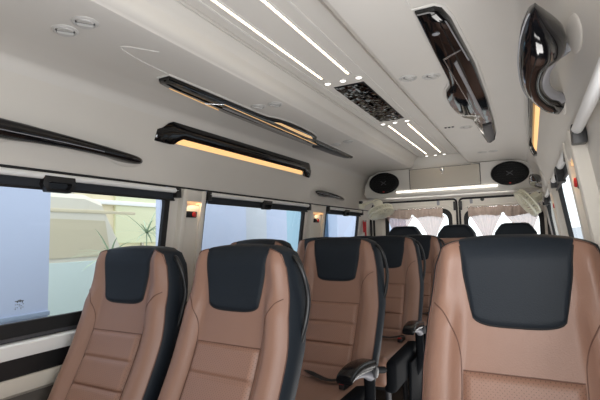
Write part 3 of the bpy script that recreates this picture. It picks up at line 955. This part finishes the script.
    # seams from the panel corners curving out to the edges
    for s in (-1, 1):
        P_ = smooth_path([(s*.137, 0, .42), (s*.137, 0, .60), (s*.138, 0, .79), (s*.142, 0, .85), (s*.156, 0, .90), (s*.180, 0, .94), (s*.205, 0, .957)], 6)
        tube('seam', [Vector((p.x, front_y(p.x, p.z)-.0004, p.z)) for p in P_], .0016, M['seam'], root, n=6)
    P_ = [(-.134+.268*i/12, 0, ZS+.001) for i in range(13)]
    tube('seam', [Vector((x, front_y(x, z)-.0008, z)) for x, _, z in P_], .0016, M['seam'], root, n=6)
    # cushion with black flanks
    bm = bmesh.new(); add_box(bm, 0, -.42, .40, .40, .53, .15, .045, 4)
    for v in bm.verts:
        if v.co.z > .42: v.co.z += .018*sm(.10, .17, abs(v.co.x)) - .02*sm(-.35, -.15, v.co.y)
    bm_obj('cushion', bm, M['brown'], root, angle=60)
    for s in (-1, 1):
        bm = bmesh.new(); add_box(bm, s*.205, -.405, .385, .07, .54, .17, .034, 4)
        bm_obj('cushion_flank', bm, M['flank'], root, angle=60)
    box('seat_pan', (0, -.39, .31), (.40, .46, .03), M['black'], root, .006)
    for sx in (-.16, .16):
        for sy in (-.56, -.22):
            tube('leg', [(sx, sy, .30), (sx*1.08, sy, .0)], .017, M['dgrey'], root, n=8)
    # belt buckle lying at the inner edge of the cushion
    if arm:
        bk = box('belt_buckle', (.165, -.26, .492), (.030, .085, .024), M['black'], root, .006)
        box('red_release', (.165, -.295, .505), (.022, .016, .006), M['red'], bk, .002)
        tube('belt_strap', smooth_path([(.19, -.03, .45), (.17, -.12, .49), (.09, -.24, .492), (-.02, -.20, .492), (-.15, -.10, .492)], 5), .020, M['rubber'], root, n=8, flat=(1, .16))
    if arm:
        ax = arm*.255
        ax = arm*.272
        sec = smooth_path([(0, -.505, .600), (0, -.492, .610), (0, -.45, .618), (0, -.38, .618), (0, -.30, .608), (0, -.255, .600)], 5)
        vs = []; fs = []; K = 16; n_ = len(sec)
        for q, p in enumerate(sec):
            t = q/(n_-1); hwid = .034+.004*t; th = .012+.012*min(1, t*1.6)
            if q == 0: hwid *= .7; th *= .3
            for a_ in range(K):
                a = 2*math.pi*a_/K; ca, sa = math.cos(a), math.sin(a)
                vs.append((ax+hwid*math.copysign(abs(ca)**.45, ca), p.y, p.z-.012+th*math.copysign(abs(sa)**.55, sa)))
        for q in range(n_-1):
            for a_ in range(K): fs.append((q*K+a_, q*K+(a_+1) % K, (q+1)*K+(a_+1) % K, (q+1)*K+a_))
        fs.append(tuple(range(K))); fs.append(tuple(range((n_-1)*K, n_*K)))
        mesh_obj('armrest', vs, fs, M['armgloss'], root, angle=45)
        P2 = smooth_path([(ax+.010, -.46, .586), (ax+.010, -.38, .582), (ax+.010, -.31, .566), (ax+.010, -.26, .545)], 6)
        tube('armrest_underside', P2, [.010+.014*i/len(P2) for i in range(len(P2))], M['ugrey'], root, n=10, flat=(1, 1))
        lathe('armrest_pivot', [(.022, -.012), (.024, .0), (.022, .014), (.001, .016)], M['dgrey'], root, 20, Matrix.Translation((ax+arm*.026, -.258, .560)) @ Matrix.Rotation(math.radians(90*arm), 4, 'Y'))
        tube('armrest_post', smooth_path([(ax, -.25, .575), (ax, -.245, .48), (ax-.004, -.25, .36), (ax-.03, -.26, .30)], 5), .024, M['flank'], root, n=10)
        bm = bmesh.new(); add_box(bm, arm*.252, -.27, .22, .016, .40, .36, .006, 2)
        for v in bm.verts:
            if v.co.z > .3: v.co.y = -.27+(v.co.y+.27)*.7
        bm_obj('side_cover', bm, M['flank'], root, angle=40)
        tube('armrest_arm', [(ax, -.25, .575), (ax-.008, -.13, .53), (ax-.016, -.02, .50)], .016, M['flank'], root, n=10)
    if handle:
        h = handle
        P_ = smooth_path([(h*.165, .125, 1.085), (h*.212, .095, 1.080), (h*.240, .095, 1.03), (h*.250, .105, .95), (h*.248, .085, .87), (h*.232, .07, .80)], 6)
        tube('grab_handle', P_, .0085, M['black'], root, n=10)
SEATG = 'brown and black reclining passenger seats'
def new_seat(x, y, rz, label, handle=1, arm=1):
    r = empty('passenger_seat', (x, y, 0), rz); tag(r, label, 'seat', SEATG)
    seat_parts(r, handle, arm); return r
ROW = [1.175, 2.07, 2.96, 3.86]
s_aisle = new_seat(-.135, ROW[0], math.radians(-4), 'brown and black seat in the front left pair, beside the aisle')
s_win = new_seat(-.668, ROW[0], 0, 'brown and black seat in the front left pair, beside the large window', arm=0)
s_right = new_seat(.730, 1.16, 0, 'large brown and black seat alone at the right, closest to the camera', handle=0, arm=0); s_right.scale = (.95, 1, 1)
s_aisle.scale = (1, 1, .988); s_win.scale = (1, 1, .988)
def dup(src, x, y, rz, label):
    c = copy_tree(src); c.scale = (1, 1, 1); c.location = (x, y, 0); c.rotation_euler = (0, 0, rz); c['label'] = label; return c
dup(s_aisle, -.140, ROW[1], math.radians(-2), 'aisle seat of the second left row, its black armrest lowest in the photo')
dup(s_win, -.66, ROW[1], 0, 'window seat of the second left row, only its black top showing')
dup(s_aisle, -.140, ROW[2], 0, 'aisle seat of the third left row, cushion and buckle in sight')
dup(s_win, -.66, ROW[2], 0, 'window seat of the third left row, a sliver of black top showing')
dup(s_aisle, -.140, ROW[3], 0, 'aisle seat of the fourth left row, mostly behind the third')
dup(s_win, -.66, ROW[3], 0, 'window seat of the fourth left row, farthest along the left wall')

# rear bench seats: bulky black headrests over brown backs
def rear_seat(x, label):
    r = empty('rear_seat', (x, 4.55, 0)); tag(r, label, 'seat', 'rear row seats with black headrests')
    N, R_ = 24, 10; vs = []; fs = []
    out = []
    # trapezoid headrest: front outline extruded and rounded
    prof = [(-.185, 1.10), (-.178, 1.135), (-.145, 1.185), (-.118, 1.215), (-.085, 1.224), (.085, 1.224), (.118, 1.215), (.145, 1.185), (.178, 1.135), (.185, 1.10), (.185, 1.02), (-.185, 1.02)]
    n = len(prof); rings = []
    for sc, yy in ((.82, -.004), (.94, -.022), (1.0, .01), (1.0, .07), (.95, .105), (.8, .12)):
        cz = 1.10
        rings.append([(px*sc, yy+.30*(pz-1.05), cz+(pz-cz)*sc) for px, pz in prof])
    vs = [v for rg in rings for v in rg]
    fs = [(q*n+i, q*n+(i+1) % n, (q+1)*n+(i+1) % n, (q+1)*n+i) for q in range(len(rings)-1) for i in range(n)]
    fs.append(tuple(range(n))); fs.append(tuple(range((len(rings)-1)*n, len(rings)*n)))
    mesh_obj('headrest', vs, fs, M['bleather'], r, angle=60)
    bm = bmesh.new(); add_box(bm, 0, -.05, .78, .44, .11, .62, .04, 4)
    for v in bm.verts: v.co.y += .30*(v.co.z-.9)
    bm_obj('backrest', bm, M['brown'], r, angle=60)
    bm = bmesh.new(); add_box(bm, 0, -.40, .44, .45, .48, .15, .04, 4); bm_obj('cushion', bm, M['brown'], r, angle=60)
    box('seat_base', (0, -.34, .185), (.40, .40, .37), M['flank'], r, .01)
    return r
r0 = rear_seat(-.422, 'rear row black headrest under the left rear window')
for x, lb in ((.110, 'rear row black headrest in front of the gap between the rear doors'), (.645, 'rear row black headrest under the right rear window, above the nearest seat')):
    c = copy_tree(r0); c.location = (x, 4.55, 0); c['label'] = lb

# ------------------------------------------------------------------ glass maker's mark
r = empty('glass_mark', onw(-1, .905, .985, -.008)); tag(r, 'tiny dark etched mark low on the large front left window', 'glass mark')
bm = bmesh.new()
def mk(dy, dz, w, h): 
    p = onw(-1, .905+dz, .985+dy, -.008)-r.location
    add_box(bm, p.x, p.y, p.z, .001, w, h)
for dy, dz, w, h in ((-.014, .013, .008, .003), (-.009, .011, .003, .008), (-.002, .016, .010, .003), (-.002, .011, .010, .003), (.003, .013, .003, .010), (.010, .013, .009, .003), (.010, .009, .003, .008)): mk(dy, dz, w, h)
for q in range(4):
    for w_ in range(5):
        if random.random() < .7: mk(-.014+w_*.007, .000-q*.006, .004, .0022)
bm_obj('etched_mark', bm, M['dgrey'], r, smooth=False)

# ------------------------------------------------------------------ outside
M['xblue'] = mat('outside_white_blue', lin(190, 201, 226), .6)
M['xgrey'] = mat('outside_grey_blue', lin(196, 202, 212), .6)
M['xline'] = mat('outside_rail', lin(150, 165, 188), .5)
M['xcream'] = mat('outside_cream', lin(225, 212, 180), .7, var=.05)
M['xtan'] = mat('outside_tan', lin(214, 202, 172), .7)
M['xpale'] = mat('outside_pale_green', lin(218, 218, 184), .7)
M['xteal'] = mat('outside_teal', lin(212, 224, 216), .6)
M['xblue2'] = mat('outside_blue', lin(165, 198, 216), .6)
M['xground'] = mat('outside_ground', lin(180, 178, 172), .8, var=.08)
M['leaf'] = mat('leaf_green', lin(172, 190, 158), .5)
M['pot'] = mat('pot_clay', lin(190, 180, 165), .7)
M['vanw'] = mat('outside_van_white', lin(232, 224, 204), .4)
g = struct(box('ground', (0, 4, -.75), (40, 40, .1), M['xground'], bevel=0))
def panelthing(name, label, cat, x0, x1, y0, y1, z0, z1, m, rail=None, group=None):
    r = empty(name, ((x0+x1)/2, (y0+y1)/2, z0)); tag(r, label, cat, group)
    box('panel', (0, 0, (z1-z0)/2), (x1-x0, y1-y0, z1-z0), m, r, .01)
    if rail:
        box('bottom_rail', ((x1-x0)/2+.01, 0, rail-z0), (.02, (y1-y0), .03), M['xline'], r, .004)
    box('foot', (0, 0, -.0+.03), (x1-x0+.1, (y1-y0)*.96, .06), M['xgrey'], r, .01)
    return r
panelthing('partition_board', 'tall pale blue board outside the front left window', 'partition', -2.29, -2.23, -1.2, 1.87, -.70, 3.0, M['xblue'], rail=.655)
panelthing('partition_board', 'pale board outside the middle left window, its corner edge in sight', 'partition', -2.29, -2.23, 2.9, 4.27, -.70, 3.0, M['xblue'])
panelthing('partition_return', 'greyer side of the pale structure outside the middle left window', 'partition', -2.37, -2.31, 4.27, 4.85, -.70, 3.0, M['xgrey'])
panelthing('partition_board', 'bright narrow board outside beyond the grey panel', 'partition', -2.49, -2.43, 4.85, 5.6, -.70, 3.0, M['xblue'])
r = empty('showroom_building', (-6.2, 5, -.7)); tag(r, 'cream showroom building seen through the front left window', 'building')
box('wall', (0, 0, 2.2), (.3, 9, 4.4), M['xcream'], r, .01)
box('plinth', (.25, 0, .85), (.3, 9, 1.70), M['xteal'], r, .01)
for y in (-1.9, -.4, 1.1): 
    f = box('window_band', (.16, y, 2.3), (.06, .05, 2.2), M['pot'], r, .005)
box('cornice', (.18, 0, 2.55), (.12, 9, .08), M['white'], r, .01)
box('pale_panel', (.17, 1.1, 2.25), (.06, 1.3, .9), M['xpale'], r, .01)
panelthing('street_facade', 'blue facade outside beyond the boards, left of the second pillar', 'building', -5.6, -5.2, 9.6, 15, -.70, 5.0, M['xblue2'])
panelthing('street_facade', 'pale blue facade outside the rear left window', 'building', -4.6, -4.3, 11.9, 20, -.70, 5.0, M['xblue'])

panelthing('partition_board', 'pale wall outside the right windows', 'wall outside', 3.2, 3.3, -2, 60, -.70, 1.3, M['xgrey'])

# parked white van silhouette behind the glass
r = empty('parked_van', (-4.6, 3.1, -.7)); tag(r, 'white van parked outside, seen through the front left window', 'van')
prof = [(-1.6, .45), (-1.6, 2.30), (-1.45, 2.42), (.30, 2.42), (.55, 2.34), (.86, 1.75), (1.22, 1.66), (1.32, 1.3), (1.32, .45)]
n = len(prof)
vs = [(-.6, y, z) for y, z in prof]+[(.55, y, z) for y, z in prof]+[(.6, y*.98, .45+(z-.45)*.97) for y, z in prof]
fs = [(a*n+i, a*n+(i+1) % n, (a+1)*n+(i+1) % n, (a+1)*n+i) for a in (0, 1) for i in range(n)]+[tuple(range(n)), tuple(range(2*n, 3*n))]
mesh_obj('body', vs, fs, M['vanw'], r, angle=30)
mesh_obj('side_window', [(.612, -1.2, 1.66), (.612, .66, 1.66), (.606, .58, 2.10), (.606, -1.2, 2.13)], [(0, 1, 2, 3)], M['xtan'], r, smooth=False)
box('side_moulding', (.60, -.1, 2.21), (.03, 2.3, .04), M['xcream'], r, .008)
box('lower_panel', (.60, -.15, 1.1), (.03, 2.8, 1.02), M['xteal'], r, .01)
for y in (-1.0, .85):
    lathe('wheel', [(.34, -.1), (.34, .08), (.30, .1), (.18, .09), (.17, .07), (.001, .08)], M['rubber'], r, 28, Matrix.Translation((.5, y, .34)) @ Matrix.Rotation(math.radians(90), 4, 'Y'))

# papyrus-like plant
r = empty('potted_plant', (-2.95, 3.40, -.70)); tag(r, 'thin-leaved plant outside above the first window seat', 'plant')
lathe('pot', [(.14, 0), (.20, .4), (.21, .42), (.18, .42), (.17, .38)], M['pot'], r, 24)
heads = [(0, 0, 1.92), (-.05, -.42, 1.70), (.02, .22, 1.78)]
for i, h in enumerate(heads):
    tube('stem', smooth_path([(0, 0, .38), (h[0]*.4, h[1]*.3, h[2]*.6), h], 6), .006, M['leaf'], r, n=6)
vs = []; fs = []
for h in heads:
    for q in range(20):
        a = random.uniform(0, 2*math.pi); L = random.uniform(.28, .52); up_ = random.uniform(-.15, 1.3)
        d = Vector((math.cos(a), math.sin(a), up_)).normalized(); side_ = d.cross(Vector((0, 0, 1))).normalized()
        b = len(vs)
        for kk in range(6):
            t = kk/5; p = Vector(h)+d*L*t+Vector((0, 0, -.10*t*t)); w = .010*(1-t)**.6+.0008
            vs += [p-side_*w, p+side_*w+Vector((0, 0, .002))]
        fs += [(b+2*kk, b+2*kk+1, b+2*kk+3, b+2*kk+2) for kk in range(5)]
mesh_obj('leaves', vs, fs, M['leaf'], r, angle=80)

# ------------------------------------------------------------------ light
w = bpy.data.worlds.new('World'); bpy.context.scene.world = w; w.use_nodes = True
nt = w.node_tree; bg = nt.nodes['Background']
tc = nt.nodes.new('ShaderNodeTexCoord'); sp = nt.nodes.new('ShaderNodeSeparateXYZ')
nt.links.new(tc.outputs['Generated'], sp.inputs[0])
cr = nt.nodes.new('ShaderNodeValToRGB')
mr = nt.nodes.new('ShaderNodeMapRange'); mr.inputs['From Min'].default_value = -1; mr.inputs['From Max'].default_value = 1
nt.links.new(sp.outputs['Z'], mr.inputs['Value']); nt.links.new(mr.outputs['Result'], cr.inputs['Fac'])
cr.color_ramp.elements[0].color = (.55, .54, .52, 1); cr.color_ramp.elements[0].position = .45
cr.color_ramp.elements[1].color = (.90, .95, 1.0, 1); cr.color_ramp.elements[1].position = .7
e = cr.color_ramp.elements.new(.5); e.color = (.92, .96, 1.0, 1)
nt.links.new(cr.outputs['Color'], bg.inputs['Color']); bg.inputs['Strength'].default_value = 2.0

def area(name, loc, rot, sx, sy, energy, col):
    ld = bpy.data.lights.new(name, 'AREA'); ld.shape = 'RECTANGLE'; ld.size = sx; ld.size_y = sy
    ld.energy = energy; ld.color = col
    o = bpy.data.objects.new(name, ld); o.location = loc; o.rotation_euler = [math.radians(a) for a in rot]; link(o); return o
# added unseen fill lamps: front opening, behind the camera, inside the near right window
area('windscreen_fill', (.55, -1.25, 1.2), (105, 0, 0), .7, .7, .8, (1, .99, .97))
area('front_right_fill', (.74, -.35, 1.15), (88, 0, -4), .40, .9, 2.9, (1, .99, .97)).data.spread = math.radians(95)
area('side_window_fill', (.925, .30, 1.14), (0, 112, 0), .40, 1.1, 14, (.97, .98, 1))
# added fill lamps low in the aisle and footwell, brightening the ceiling from below
area('aisle_fill', (.42, 1.9, .06), (180, 0, 0), .40, 1.5, 8, (1, .97, .94))
area('aisle_fill', (.48, 3.6, .06), (180, 0, 0), .40, 1.3, 9, (1, .97, .94))
area('footwell_fill', (.35, .1, .25), (180, 0, 0), .9, .6, 3, (1, .97, .94))

area('rear_door_fill', (.02, 4.52, 1.512), (73, 0, 0), 1.2, .03, 2.2, (1, .96, .90))  # added hidden fill that brightens the rear doors, besides the led line
# ------------------------------------------------------------------ camera
cam = bpy.data.cameras.new('camera'); cam.sensor_width = 36; cam.lens = 36*431/600; cam.clip_start = .02
co = bpy.data.objects.new('camera', cam); link(co)
R_ = Matrix(((.8818, .0612, .4675), (.4700, -.0634, -.8804), (-.0243, .9961, -.0845)))
def ortho(Mx):
    a = Vector(Mx.col[0]).normalized(); b = Vector(Mx.col[1]); b = (b-a*a.dot(b)).normalized(); c = a.cross(b)
    return Matrix((a, b, c)).transposed()
co.matrix_world = Matrix.Translation((.77, 0, EYE)) @ ortho(R_).to_4x4()
bpy.context.scene.camera = co
sc = bpy.context.scene
sc.view_settings.view_transform = 'Standard'; sc.view_settings.exposure = 0
sc.cycles.max_bounces = 10; sc.cycles.diffuse_bounces = 6; sc.cycles.transparent_max_bounces = 16
